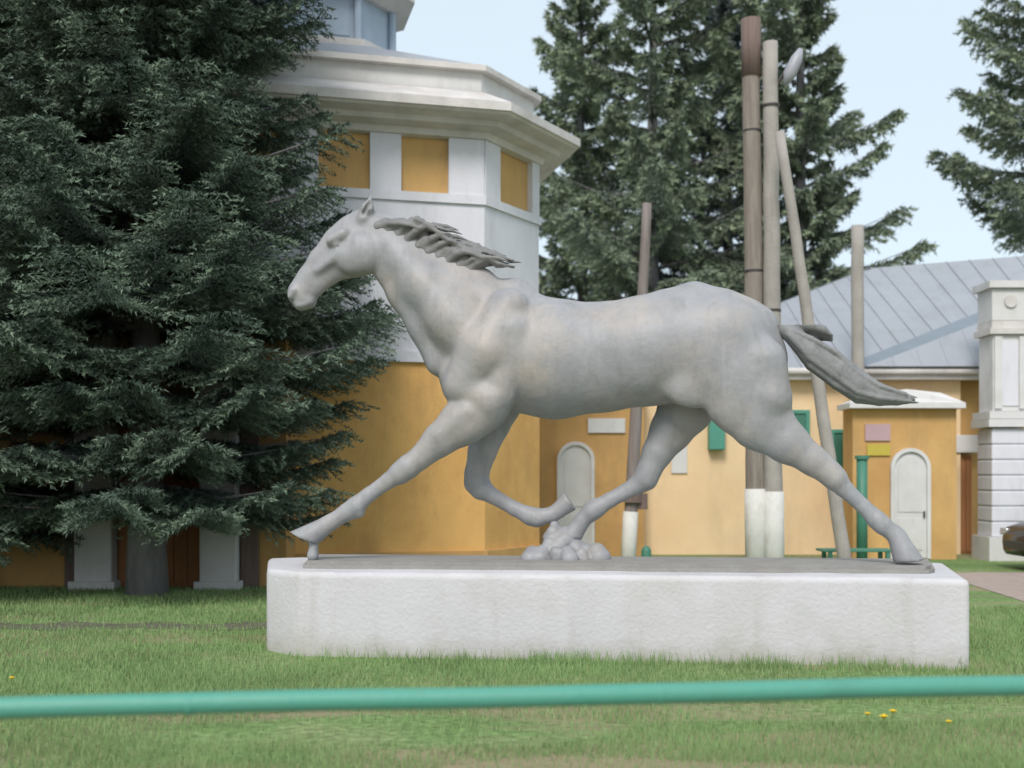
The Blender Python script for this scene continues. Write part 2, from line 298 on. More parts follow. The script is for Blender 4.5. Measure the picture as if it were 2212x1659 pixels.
# ------------------------------------------------------------ horse statue (signed distance field -> surface net)
class Field:
    def __init__(s, lo, hi, h):
        s.lo = np.array(lo, float); s.h = h
        s.n = np.ceil((np.array(hi) - s.lo) / h).astype(int) + 1
        s.g = np.full(s.n, 1.0, np.float32)
        s.ax = [s.lo[i] + h * np.arange(s.n[i]) for i in range(3)]
    def _box(s, lo, hi):
        i0 = np.clip(np.floor((lo - s.lo) / s.h).astype(int), 0, s.n - 1); i1 = np.clip(np.ceil((hi - s.lo) / s.h).astype(int) + 1, 1, s.n)
        sl = tuple(slice(a, b) for a, b in zip(i0, i1))
        P = np.meshgrid(s.ax[0][sl[0]], s.ax[1][sl[1]], s.ax[2][sl[2]], indexing='ij', sparse=True)
        return sl, P
    def _merge(s, sl, d, k, sub=False):
        g = s.g[sl]
        if sub:
            d = -d; h = np.clip(.5 - .5 * (g - d) / k, 0, 1); s.g[sl] = g * (1 - h) + d * h + k * h * (1 - h)
        else:
            h = np.clip(.5 + .5 * (g - d) / k, 0, 1); s.g[sl] = g * (1 - h) + d * h - k * h * (1 - h)
    def cap(s, a, b, ra, rb, q=1.0, k=.05, sub=False):
        a = np.array(a, float); b = np.array(b, float); m = max(ra, rb) * max(1, q) + k + .06
        sl, P = s._box(np.minimum(a, b) - m, np.maximum(a, b) + m)
        A = a.copy(); B = b.copy(); A[1] /= q; B[1] /= q; d = B - A; L2 = max(d @ d, 1e-9)
        x, y, z = P[0] - A[0], P[1] / q - A[1], P[2] - A[2]
        t = np.clip((x * d[0] + y * d[1] + z * d[2]) / L2, 0, 1)
        dist = np.sqrt((x - t * d[0]) ** 2 + (y - t * d[1]) ** 2 + (z - t * d[2]) ** 2) - (ra + t * (rb - ra))
        if q < 1: dist = dist * (.5 + .5 * q)
        s._merge(sl, dist.astype(np.float32), k, sub)
    def hoof(s, a, b, ra, rb, nrm, k=.02):
        """coronet a -> sole b, widening, cut flat by the plane through b with normal nrm"""
        a = np.array(a, float); b = np.array(b, float); m = max(ra, rb) * 1.6 + .1
        sl, P = s._box(np.minimum(a, b) - m, np.maximum(a, b) + m)
        d = b - a; L2 = d @ d
        x, y, z = P[0] - a[0], P[1] - a[1], P[2] - a[2]
        t = np.clip((x * d[0] + y * d[1] + z * d[2]) / L2, -.2, 1.5)
        dist = np.sqrt((x - t * d[0]) ** 2 + (y - t * d[1]) ** 2 + (z - t * d[2]) ** 2) - (ra + t * (rb - ra))
        nn = np.array(nrm, float); nn /= np.linalg.norm(nn)
        pl = (P[0] - b[0]) * nn[0] + (P[1] - b[1]) * nn[1] + (P[2] - b[2]) * nn[2]
        back = -(t + .2) * math.sqrt(L2)
        dist = np.maximum(np.maximum(dist, pl), back)
        s._merge(sl, dist.astype(np.float32), k)
    def net(s, name, m, parent, relax=2):
        g = s.g; inside = g < 0
        n = s.n
        c = np.zeros((n[0] - 1, n[1] - 1, n[2] - 1), np.int8)
        for dx in (0, 1):
            for dy in (0, 1):
                for dz in (0, 1): c += inside[dx:n[0] - 1 + dx, dy:n[1] - 1 + dy, dz:n[2] - 1 + dz]
        act = (c > 0) & (c < 8); idx = -np.ones(act.shape, np.int64); cells = np.argwhere(act); idx[act] = np.arange(len(cells))
        acc = np.zeros((len(cells), 3)); cnt = np.zeros(len(cells))
        cor = [(dx, dy, dz) for dx in (0, 1) for dy in (0, 1) for dz in (0, 1)]
        for i in range(8):
            for j in range(i + 1, 8):
                a, b = np.array(cor[i]), np.array(cor[j])
                if np.abs(a - b).sum() != 1: continue
                va = g[tuple((cells + a).T)]; vb = g[tuple((cells + b).T)]; mk = (va < 0) != (vb < 0)
                t = np.where(mk, va / np.where(mk, va - vb, 1), 0)
                acc += np.where(mk[:, None], cells + a + t[:, None] * (b - a), 0); cnt += mk
        V = (acc / cnt[:, None]) * s.h + s.lo
        quads = []
        for ax in range(3):
            u, v = [(1, 2), (2, 0), (0, 1)][ax]
            lo = [1, 1, 1]; lo[ax] = 0
            sl0 = tuple(slice(lo[i], n[i] - 1) for i in range(3)); sl1 = tuple(slice(lo[i] + (1 if i == ax else 0), n[i] - 1 + (1 if i == ax else 0)) for i in range(3))
            A = inside[sl0]; B = inside[sl1]
            for flip, mk in ((False, A & ~B), (True, ~A & B)):
                e = np.argwhere(mk) + np.array(lo)
                eu = np.zeros(3, int); eu[u] = 1; ev = np.zeros(3, int); ev[v] = 1
                q = np.stack([idx[tuple((e - o).T)] for o in (eu * 0, eu, eu + ev, ev)], 1)
                quads.append(q[:, ::-1] if flip else q)
        Q = np.concatenate(quads)
        Q = Q[(Q >= 0).all(1)]
        for _ in range(relax):
            S = np.zeros_like(V); N = np.zeros(len(V))
            for i in range(4):
                np.add.at(S, Q[:, i], V[Q[:, (i + 1) % 4]]); np.add.at(S, Q[:, i], V[Q[:, (i + 3) % 4]]); np.add.at(N, Q[:, i], 2)
            V = V * .4 + .6 * S / np.maximum(N, 1)[:, None]
        return np_mesh(name, V, Q, m, parent, True)

H = .0165
fld = Field((-3.55, -.75, .78), (3.25, .75, 4.5), H)
def chain(fl, pts, k=.05, q=1.0, sub=False):
    """pts: (px, py, r_px, lateral) or with own q"""
    out = []
    for p in pts:
        x, y, z, D = loc(p[0], p[1], p[3]); out.append((np.array((x, y, z)), p[2] * D / F, p[4] if len(p) > 4 else q))
    for (a, ra, qa), (b, rb, qb) in zip(out[:-1], out[1:]): fl.cap(a, b, ra, rb, (qa + qb) / 2, k, sub)
# torso
chain(fld, [(1042, 792, 84, 0, .92), (1110, 772, 118, 0, .80), (1200, 776, 127, 0, .82), (1300, 772, 116, 0, .86), (1400, 757, 117, 0, .84), (1500, 746, 120, 0, .76), (1575, 752, 108, 0, .74), (1618, 778, 82, 0, .8)], k=.06)
# croup, loin and withers ridge
chain(fld, [(1440, 660, 30, 0), (1500, 650, 32, 0), (1560, 668, 34, 0), (1640, 700, 34, 0)], k=.12)
chain(fld, [(1060, 640, 34, 0, .7), (1110, 642, 34, 0, .7), (1160, 676, 32, 0, .8)], k=.12)
# neck
chain(fld, [(812, 512, 46, 0, .6), (828, 520, 52, 0, .62), (868, 560, 60, 0, .56), (930, 618, 80, 0, .52), (988, 668, 99, 0, .55), (1045, 720, 118, 0, .64)], k=.05)
chain(fld, [(835, 492, 20, 0), (900, 535, 22, 0), (965, 570, 24, 0), (1040, 610, 28, 0)], k=.07)           # crest
chain(fld, [(826, 572, 22, 0, .9), (866, 636, 24, 0, .9), (912, 708, 26, 0, .9), (952, 780, 34, 0, 1)], k=.09)    # windpipe / jugular ridge
chain(fld, [(845, 540, 26, -.05), (910, 612, 38, -.09), (985, 690, 54, -.15), (1040, 760, 52, -.24)], k=.12)   # brachiocephalic muscle, near side
chain(fld, [(845, 540, 26, .05), (910, 612, 38, .09), (985, 690, 54, .15), (1040, 760, 52, .24)], k=.12)
# head
chain(fld, [(784, 520, 66, 0, .40), (766, 533, 66, 0, .42), (742, 545, 56, 0, .45), (706, 572, 43, 0, .50), (676, 604, 35, 0, .56), (652, 633, 32, 0, .66)], k=.03)
for s in (-1, 1):
    chain(fld, [(782, 545, 46, s * .09, .6), (762, 553, 40, s * .09, .6)], k=.04)      # cheek
    chain(fld, [(735, 548, 12, s * .115), (685, 585, 9, s * .09)], k=.04)              # facial crest
    chain(fld, [(742, 506, 14, s * .13), (716, 520, 12, s * .125)], k=.035)            # brow
    chain(fld, [(727, 527, 9, s * .16), (722, 529, 8, s * .16)], k=.02, sub=True)      # eye socket
    chain(fld, [(729, 526, 8.5, s * .128), (726, 527, 8.5, s * .128)], k=.006)         # eye ball
    chain(fld, [(784, 474, 13, s * .075), (794, 450, 13, s * .09), (802, 424, 3, s * .10)], k=.025)   # ear
    chain(fld, [(787, 462, 6, s * .115), (797, 440, 5, s * .125)], k=.012, sub=True)
    chain(fld, [(634, 628, 9, s * .085), (628, 640, 8, s * .08)], k=.02)               # nostril flare
    chain(fld, [(632, 632, 5, s * .135), (628, 642, 5, s * .125)], k=.012, sub=True)
chain(fld, [(668, 652, 15, 0, 1.2), (650, 658, 14, 0, 1.4)], k=.03)                     # chin
chain(fld, [(642, 655, 4, -.2), (672, 644, 4, -.2)], k=.012, sub=True)                  # mouth line, near
chain(fld, [(642, 655, 4, -.09), (668, 646, 3, -.09)], k=.015, sub=True)
chain(fld, [(790, 478, 26, 0, .8), (806, 492, 28, 0, .8)], k=.05)                       # poll
# shoulders and breast
for s in (-1, 1):
    chain(fld, [(1098, 668, 46, s * .22), (1050, 760, 60, s * .30), (1004, 832, 50, s * .26)], k=.05)     # shoulder blade line
    chain(fld, [(1008, 835, 46, s * .27), (1060, 866, 44, s * .32)], k=.04)                               # upper arm
    chain(fld, [(1105, 720, 52, s * .26), (1078, 850, 40, s * .31)], k=.04)                               # triceps
    chain(fld, [(990, 812, 42, s * .14), (1015, 866, 40, s * .13)], k=.05)                                # breast muscle
# near foreleg, reaching forward
NF = -.29
chain(fld, [(1048, 880, 52, NF, .78), (1000, 912, 50, NF, .76), (950, 950, 36, NF, .85), (906, 990, 26, NF, .95)], k=.035)
chain(fld, [(1010, 888, 22, NF - .1), (950, 938, 16, NF - .08)], k=.05)
chain(fld, [(906, 990, 25, NF), (882, 1008, 26, NF), (864, 1022, 24, NF), (840, 1038, 17.5, NF, .85), (795, 1070, 16, NF, .85), (768, 1094, 21, NF), (750, 1106, 19, NF), (718, 1126, 17, NF), (704, 1134, 18, NF)], k=.022)
chain(fld, [(776, 1108, 12, NF), (768, 1112, 10, NF)], k=.02)
# far foreleg, folded
FF = .27
chain(fld, [(1075, 870, 55, FF, .78), (1060, 915, 42, FF, .8), (1042, 975, 31, FF, .9), (1030, 1022, 26, FF), (1030, 1042, 27, FF), (1040, 1056, 24, FF), (1062, 1070, 17, FF, .85), (1112, 1099, 15.5, FF, .85), (1146, 1115, 20, FF), (1160, 1118, 20, FF), (1190, 1112, 16, FF), (1205, 1104, 17, FF)], k=.025)
# near hindleg, driving back
NH = -.24
chain(fld, [(1560, 742, 100, NH * .9, .55), (1598, 812, 92, NH, .55), (1612, 858, 86, NH, .52), (1645, 908, 66, NH, .55), (1700, 955, 45, NH, .68), (1755, 995, 31, NH, .85), (1788, 1020, 27, NH)], k=.045)
chain(fld, [(1540, 775, 70, NH * 1.0, .55), (1480, 836, 36, NH, .62), (1500, 850, 30, NH, .7)], k=.08)   # stifle
chain(fld, [(1650, 780, 48, NH * 1.1), (1662, 860, 44, NH * 1.15), (1640, 900, 36, NH)], k=.06)                # hamstring
chain(fld, [(1700, 925, 16, NH), (1765, 975, 10, NH), (1806, 1014, 12, NH)], k=.03)                             # Achilles line
chain(fld, [(1788, 1020, 26, NH), (1804, 1034, 26, NH), (1822, 1054, 19, NH, .9), (1865, 1094, 16, NH, .85), (1893, 1122, 20, NH), (1906, 1134, 20, NH), (1930, 1154, 16.5, NH), (1942, 1162, 18, NH)], k=.022)
# far hindleg, swinging forward
FH = .25
chain(fld, [(1520, 800, 88, FH, .6), (1482, 880, 60, FH, .62), (1450, 930, 46, FH, .75), (1420, 978, 33, FH, .9), (1402, 1016, 26, FH), (1394, 1034, 26, FH), (1376, 1048, 19, FH, .9), (1318, 1080, 16, FH, .85), (1288, 1098, 20, FH), (1276, 1106, 20, FH), (1258, 1124, 16.5, FH), (1252, 1134, 18, FH)], k=.03)
# flank, rib and elbow creases
for s in (-1, 1):
    chain(fld, [(1150, 720, 20, s * .60), (1128, 820, 22, s * .60), (1105, 890, 20, s * .52)], k=.09, sub=True)
    chain(fld, [(1462, 700, 16, s * .57), (1450, 775, 20, s * .58), (1425, 840, 18, s * .53)], k=.09, sub=True)
    chain(fld, [(1590, 900, 12, s * .50), (1605, 800, 12, s * .54)], k=.07, sub=True)
def hoof(px0, py0, px1, py1, off, nx, nz, r0=18, r1=25):
    a = loc(px0, py0, off); b = loc(px1, py1, off); sc_ = a[3] / F
    fld.hoof(a[:3], b[:3], r0 * sc_, r1 * sc_, (nx, 0, nz))
hoof(704, 1135, 660, 1164, NF, -.38, -.92, 19, 28)
hoof(1203, 1105, 1232, 1082, FF, .75, .55, 17, 23)
hoof(1938, 1160, 1962, 1213, NH, .10, -1, 20, 31)
hoof(1252, 1132, 1232, 1162, FH, -.2, -1, 18, 25)
horse = empty('horse_statue'); horse.matrix_world = LM
tag(horse, 'larger than life silver grey statue of a horse trotting left with tail streaming', 'statue')
fld.net('body', M_horse, horse, 2)

# mane: locks thrown back from the crest
fm = Field((-2.6, -.35, 2.75), (-.5, .35, 4.5), .0115)
rm = random.Random(3)
crest = [(826, 484), (848, 492), (868, 502), (890, 514), (912, 527), (934, 539), (956, 550), (978, 560), (1000, 570), (1022, 580), (1044, 590)]
lift = [6, 20, 42, 48, 34, 38, 44, 46, 56, 50]
for i, ((cx_, cy_), lf) in enumerate(zip(crest, lift)):
    for o in (-.09, 0, .09): chain(fm, [(cx_ - 8, cy_ + 6, 13, o), (cx_ + 8, cy_ - lf * .25, 12, o), (cx_ + 26, cy_ - lf * .38 + 6, 10, o)], k=.02)
    for j in range(9):
        o = -.15 + .037 * j + rm.uniform(-.015, .015); jx = rm.uniform(-11, 11); L = lf * rm.uniform(.45, 1.12); wv_ = rm.uniform(-5, 5); ln_ = rm.uniform(.8, 1.5); q_ = rm.uniform(.8, 1.15)
        chain(fm, [(cx_ + jx - 8, cy_ + 8, 8 * q_, o * .6), (cx_ + jx + 12 * ln_, cy_ - L * .38, 7.5 * q_, o), (cx_ + jx + 30 * ln_, cy_ - L * .62 + wv_, 6 * q_, o * 1.15), (cx_ + jx + 50 * ln_, cy_ - L * .52 - wv_ + 6, 4.5, o * 1.2), (cx_ + jx + 68 * ln_, cy_ - L * .55 + 12, 1.6, o * 1.25)], k=.009)
for (x0, y0) in ((782, 478), (792, 482)):      # forelock
    chain(fm, [(x0, y0, 10, 0), (x0 - 4, y0 - 14, 7, -.02), (x0 + 10, y0 - 26, 3, -.02)], k=.014)
fm.net('mane', M_hair, horse, 1)
# tail
ft = Field((.9, -.4, 1.6), (3.3, .4, 3.0), .012)
for j in range(13):
    t = j / 12; o = rm.uniform(-.10, .10); e = rm.uniform(-5, 5)
    chain(ft, [(1672, 694, 20, o * .3), (1712, 714 + 14 * t, 14, o * .7), (1752, 738 + 50 * t + e, 12, o * .8), (1806, 768 + 62 * t, 11, o * .8), (1852, 804 + 58 * t - e, 10, o * .8), (1900, 836 + 32 * t, 9, o * .7), (1938 + 16 * (1 - t), 855 + 13 * t, 8, o * .6), (1952 + 22 * rm.random(), 866 + 4 * t, 2.5, o * .4)], k=.016)
for j in range(4):
    o = -.06 + .04 * j
    chain(ft, [(1680, 692, 16, o), (1716, 697 + 4 * j, 15, o), (1752, 703 + 5 * j, 13, o), (1778, 712 + 5 * j, 9, o), (1798, 724 + 4 * j, 3, o)], k=.016)
for o in (-.07, .04): chain(ft, [(1700, 712, 18, o), (1752, 762, 26, o), (1806, 800, 28, o), (1852, 832, 25, o), (1900, 852, 16, o), (1945, 862, 8, o)], k=.02)
for j in range(26):
    t = rm.random(); o = rm.uniform(-.15, .12); e = rm.uniform(-6, 6); q_ = rm.uniform(.7, 1.1)
    chain(ft, [(1706, 712 + 16 * t, 9 * q_, o * .9), (1752, 736 + 54 * t + e, 8 * q_, o), (1806, 766 + 66 * t + e, 7.5 * q_, o * 1.05), (1852, 802 + 62 * t - e, 7 * q_, o), (1900, 834 + 36 * t, 6, o * .9), (1945 + 12 * (1 - t), 852 + 18 * t, 3.5, o * .7), (1962 + 24 * rm.random(), 858 + 14 * t, 1.5, o * .5)], k=.008)
ft.net('tail', M_tail, horse, 1)
# base slab and the supporting rock below the crossing hooves
g = MB()
g.prism([(lx(652, -.55), -.52), (lx(2008, -.55), -.52), (lx(2022, -.4), -.36), (lx(2012, .5), .52), (lx(668, .5), .55)], PZ - .02, SZ)
bmesh.ops.bevel(g.bm, geom=[e for e in g.bm.edges if min(v.co.z for v in e.verts) > SZ - .01], offset=.03, segments=2, affect='EDGES')
g.build('base_slab', M_slab, horse)
fr = Field((-1.6, -.5, .78), (.3, .7, 1.35), .02)
for (a, b, r, o) in ((1172, 1194, 17, .1), (1187, 1176, 16, .15), (1210, 1172, 19, .2), (1238, 1176, 20, .24), (1264, 1188, 16, .2), (1200, 1194, 14, .02), (1256, 1196, 13, .06), (1225, 1155, 20, .25), (1195, 1150, 15, .22), (1150, 1196, 18, .1), (1290, 1192, 20, .15), (1226, 1196, 17, .0)):
    chain(fr, [(a, b, r, o), (a + rm.uniform(-6, 6), b + 12, r * 1.2, o + rm.uniform(-.05, .05))], k=.02)
chain(fr, [(1205, 1160, 12, .27), (1196, 1128, 10, .27)], k=.03)
fr.net('support_rock', M_horse, horse, 0)
fr = Field((-3.1, -.6, .78), (-2.4, -.0, 1.2), .015)
chain(fr, [(676, 1200, 13, NF), (678, 1178, 9, NF), (672, 1166, 8, NF)], k=.02)
fr.net('hoof_support', M_horse, horse, 0)

# ------------------------------------------------------------ green rail in front
rail = empty('pipe_rail'); tag(rail, 'green painted steel pipe rail crossing the foreground', 'rail')
def rp(px, py, D): return W(px, py, D)
zr = .815
A_ = Vector((X(0, 3.94), 3.94, Z(1530, 3.94))); B_ = Vector((X(2212, 4.38), 4.38, Z(1481, 4.38)))
dr = (B_ - A_)
pts = []
for i in range(-8, 29):
    t = i / 20; p = A_ + dr * t; p.z += .0025 * math.sin(t * 9) + .001 * math.sin(t * 23 + 1) + .002 * math.sin(max(0, min(1, t)) * PI); pts.append(p)
o = MB().tube(pts, .0375, 28).build('rail_pipe', M_green, rail, True)
for t in (-.3, 1.3):
    p = A_ + dr * t; MB().tube([(p.x, p.y, -.2), (p.x, p.y, p.z - .03)], .034, 20).build('post', M_green, rail, True)
for t in (.17, .62):
    p = A_ + dr * t; d = dr.normalized(); MB().tube([p - d * .012, p - d * .006, p + d * .006, p + d * .012], [.037, .0395, .0395, .037], 24).build('weld_seam', M_green, rail, True)

# ------------------------------------------------------------ tower
TH = R(14); TC = Vector((-3.40, 21.0, 0))
tower = empty('gate_tower', TC, TH); tag(tower, 'ochre and white chamfered tower with heavy cornice and lantern behind the horse head', 'tower')
h_, a_ = 3.4, 2.2
def oc(o=0.0, h=h_, a=a_):
    b = a + .414 * o; k = h + o
    return [(-b, -k), (b, -k), (k, -b), (k, b), (b, k), (-b, k), (-k, b), (-k, -b)]
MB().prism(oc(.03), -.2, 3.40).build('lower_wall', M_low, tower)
MB().prism(oc(.10), -.2, .45).build('base_course', M_yel2, tower)
MB().prism(oc(.02), 3.403, 5.90).build('upper_wall', M_white, tower)
MB().prism(oc(.10), 3.36, 3.52).build('string_course', M_white, tower)
MB().prism(oc(-.06), 5.903, 6.90).build('frieze_wall', M_yel, tower)
MB().prism(oc(.06), 5.84, 5.98).build('sill_course', M_white, tower)
MB().prism(oc(.03), 4.62, 4.66).build('render_joint', M_white, tower)
# pilasters of the frieze, face by face
def face_box(i, s0, s1, out, z0, z1, name, m, depth=.12):
    P = oc(0); p = Vector(P[i]); q = Vector(P[(i + 1) % 8]); d = (q - p).normalized(); nn = Vector((d.y, -d.x))
    c = [p + d * s0 + nn * out, p + d * s1 + nn * out, p + d * s1 - nn * depth, p + d * s0 - nn * depth]
    return MB().prism([(v.x, v.y) for v in c], z0, z1).build(name, m, tower)
for i in (0, 2, 6):
    for s0, s1 in ((0, .60), (1.36, 1.84), (2.62, 3.10), (3.84, 4.4)): face_box(i, s0 + .001, s1, .035, 5.985, 6.86, 'pilaster', M_white)
for i in (1, 7):
    for s0, s1 in ((.001, .44), (1.46, 1.69)): face_box(i, s0, s1, .04, 5.985, 6.86, 'pilaster', M_white)
g = MB(); prof = [(-.05, 6.84), (.08, 6.86), (.12, 6.95), (.34, 6.99), (.38, 7.06), (.60, 7.10), (.63, 7.13), (.67, 7.14), (.67, 7.27)]
for (o0, z0), (o1, z1) in zip(prof[:-1], prof[1:]): g.prism(oc(o0), z0, z1, oc(o1), cap=False)
g.prism(oc(.67), 7.27, 7.62, oc(-.02), cap=False)
g.build('cornice', M_corn, tower)
MB().prism(oc(-.06), 7.50, 7.93).build('attic_wall', M_wtrim, tower)
MB().prism(oc(.06), 7.931, 8.02).build('attic_coping', M_corn, tower)
MB().prism(oc(.02), 8.021, 8.85, oc(0, 1.55, .65)).build('roof', M_roof, tower)
lo_ = lambda o=0.0: oc(o, 1.18, .49)
MB().prism(lo_(.22), 8.72, 9.02).build('lantern_base', M_corn, tower)
MB().prism(lo_(-.05), 9.021, 9.86).build('lantern_wall', M_blueg, tower)
P = lo_(0)
for i in range(8):
    MB().tube([(P[i][0], P[i][1], 9.021), (P[i][0], P[i][1], 9.86)], .07, 8).build('lantern_post', M_blueg, tower)
    p = Vector(P[i]); q = Vector(P[(i + 1) % 8]); d = (q - p); L = d.length; d.normalize(); nn = Vector((d.y, -d.x))
    c = [p + d * .14 - nn * .03, p + d * (L - .14) - nn * .03, p + d * (L - .14) - nn * .1, p + d * .14 - nn * .1]
    MB().prism([(v.x, v.y) for v in c], 9.15, 9.74).build('pane', M_glass if False else M_blueg, tower)
MB().prism(lo_(.05), 9.861, 10.02, lo_(.36)).prism(lo_(.38), 10.021, 10.18).prism(lo_(.38), 10.181, 10.34, lo_(-.02)).build('lantern_cornice', M_corn, tower)
MB().prism(lo_(-.04), 10.341, 11.9).build('lantern_upper_wall', M_blueg, tower)
MB().prism(lo_(.2), 11.901, 13.2, oc(0, .1, .04)).build('lantern_roof', M_roof, tower)

# ------------------------------------------------------------ arcade wall under the spruce (left)
ar = empty('arcade_building', (0, 16.8, 0)); tag(ar, 'low ochre building with white pillars and brown doors behind the big spruce', 'building')
D = 16.8
x0, x1 = X(-500, D), X(618, D)
MB().box(x0, x1, 0, 1.1, -.1, 4.3).build('wall', M_yel2, ar)
MB().box(x0 - .1, x1 + .1, -.18, 1.2, 4.301, 4.5).build('cornice', M_wtrim, ar)
for a, b in ((176, 256), (442, 520), (-90, -10)):
    MB().box(X(a, D), X(b, D), -.30, -.002, -.1, 4.0, .02).build('pillar', M_wtrim, ar)
    MB().box(X(a, D) - .06, X(b, D) + .06, -.36, -.003, -.1, .12).build('pillar_base', M_wtrim, ar)
for a, b in ((262, 438),):
    dx0, dx1 = X(a, D), X(b, D); n = 6; wd = (dx1 - dx0) / n
    dr_ = MB().box(dx0 - .01, dx1 + .01, -.06, -.002, -.05, 2.6).build('door', M_door, ar)
    MB().box(dx1 - .16, dx1 - .12, -.12, -.086, 1.0, 1.16, .006).build('handle', M_dark, dr_)
    for k in range(n): MB().box(dx0 + k * wd + .008, dx0 + (k + 1) * wd - .008, -.085, -.061, .08, 2.55).build('plank', M_door, dr_)
for a, b in ((145, 168), (524, 560)):
    MB().box(X(a, D), X(b, D), -.1, -.002, -.05, 3.6).build('door_post', M_dwood, ar)
MB().box(x0, x1, -.42, -.001 - .0, -.15, .05).build('step', M_yel2, ar) if False else None

def arch_door(pa, pb, pt, D, yo, parent):
    """white door leaf under a round arch: outer casing, leaf set back, two panels, handle"""
    x0, x1, zt = X(pa, D), X(pb, D), Z(pt, D); w_ = x1 - x0; r = w_ / 2; cx = (x0 + x1) / 2; t = .07
    g = MB(); n = 16; zc = zt - r
    def ring(rr): return [(cx + rr, .02)] + [(cx + rr * math.cos(PI * i / n), zc + rr * math.sin(PI * i / n)) for i in range(n + 1)] + [(cx - rr, .02)]
    A, B = ring(r), ring(r - t)
    va = [[g.bm.verts.new((p[0], y, p[1])) for p in P] for P, y in ((A, yo - .08), (B, yo - .08), (A, yo - .002), (B, yo - .002))]
    for i in range(len(A) - 1):
        g.bm.faces.new((va[0][i], va[0][i + 1], va[1][i + 1], va[1][i])); g.bm.faces.new((va[0][i], va[2][i], va[2][i + 1], va[0][i + 1])); g.bm.faces.new((va[1][i], va[1][i + 1], va[3][i + 1], va[3][i]))
    g.build('door_casing', M_wtrim, parent)
    d = MB().arch(x0 + t, x1 - t, .03, zt - t, yo - .025, yo - .003).build('door', M_wtrim, parent)
    MB().box(x0 + .15, x1 - .15, yo - .04, yo - .026, .18, zc * .45, .006).build('door_panel', M_wtrim, d)
    MB().arch(x0 + .15, x1 - .15, zc * .52, zt - .17, yo - .04, yo - .026).build('door_panel', M_wtrim, d)
    MB().box(x1 - .135, x1 - .105, yo - .07, yo - .026, zc * .46, zc * .46 + .12, .006).build('handle', M_dark, d)

# ------------------------------------------------------------ right-hand long building
bl = empty('stable_building', (0, 24, 0)); tag(bl, 'long cream walled building under a pale grey metal hip roof', 'building')
D = 24.0
MB().box(X(1385, D), X(2075, D), 0, 7.5, -.1, 3.72).build('cream_wall', M_cream, bl)
MB().box(X(1145, D), X(1384.5, D), -.55, 7.0, -.1, 3.15).build('ochre_wall', M_yel2, bl)
MB().box(X(1140, D), X(1390, D), -.70, 7.1, 3.151, 3.32).build('parapet_coping', M_wtrim, bl)
MB().box(X(2075.5, D), X(2600, D), .25, 7.5, -.1, 3.72).build('side_wall', M_yel, bl)
D2 = 23.45
arch_door(1203, 1284, 954, D2, -.55, bl)
MB().box(X(1270, D2), X(1350, D2), -.60, -.553, Z(935, D2), Z(904, D2)).build('white_plaque', M_wtrim, bl)
MB().box(X(1450, D), X(1484, D), -.04, -.002, Z(1022, D), Z(960, D)).build('notice_board', M_wtrim, bl)
# eaves and gutter
MB().box(X(1340, 23.5), X(2600, 23.5), -.32, -.003, 3.58, 3.721).build('eave_board', M_corn, bl)
MB().tube([(X(1340, 23.5), -.38, 3.74), (X(2600, 23.5), -.38, 3.74)], .07, 10).build('gutter', M_corn, bl)
# roof planes made of metal sheets
E0 = Vector((X(1335, 23.5), -.38, 3.80)); ER = Vector((X(2640, 23.5), -.38, 3.80))
Rg0 = Vector((X(1880, 29.2), 5.2, Z(579, 29.2))); Rg1 = Rg0 + (Vector((X(2212, 27.6), 3.6, Z(579, 29.2))) - Rg0) * 2.0
n = 26
for k in range(n):
    xa = E0.x + (ER.x - E0.x) * k / n; xb = E0.x + (ER.x - E0.x) * (k + 1) / n - .004
    def top(x):
        if x < Rg0.x:
            t = (x - E0.x) / (Rg0.x - E0.x); return E0.lerp(Rg0, max(t, .02))
        return Rg0.lerp(Rg1, (x - Rg0.x) / (Rg1.x - Rg0.x))
    ta, tb = top(xa), top(xb); ta.x = xa; tb.x = xb
    MB().slab([(xa, E0.y, E0.z), (xb, E0.y, E0.z), tuple(tb), tuple(ta)], .03).build('roof_sheet', M_roof, bl)
    p0 = Vector((xb, E0.y, E0.z + .02)); p1 = tb + Vector((0, 0, .02))
    MB().tube([p0, p1], .007, 6).build('seam', M_roof, bl)
MB().slab([tuple(E0), tuple(Rg0), (Rg0.x, 11, 3.9), (E0.x, 11, 3.8)][::-1], .03).build('roof_back_slope', M_roof, bl)
MB().slab([tuple(Rg0), tuple(Rg1), (Rg1.x, 9, 3.9), (Rg0.x, 11, 3.9)], .03).build('roof_back_slope', M_roof, bl)
gx = X(2600, D); ty = (gx - Rg0.x) / (Rg1.x - Rg0.x)
rgp = Rg0.lerp(Rg1, ty)
MB().slab([(gx - .02, .26, 3.721), (gx - .02, rgp.y, rgp.z - .08), (gx - .02, 7.45, 3.721)], .12).build('gable_wall', M_cream, bl)
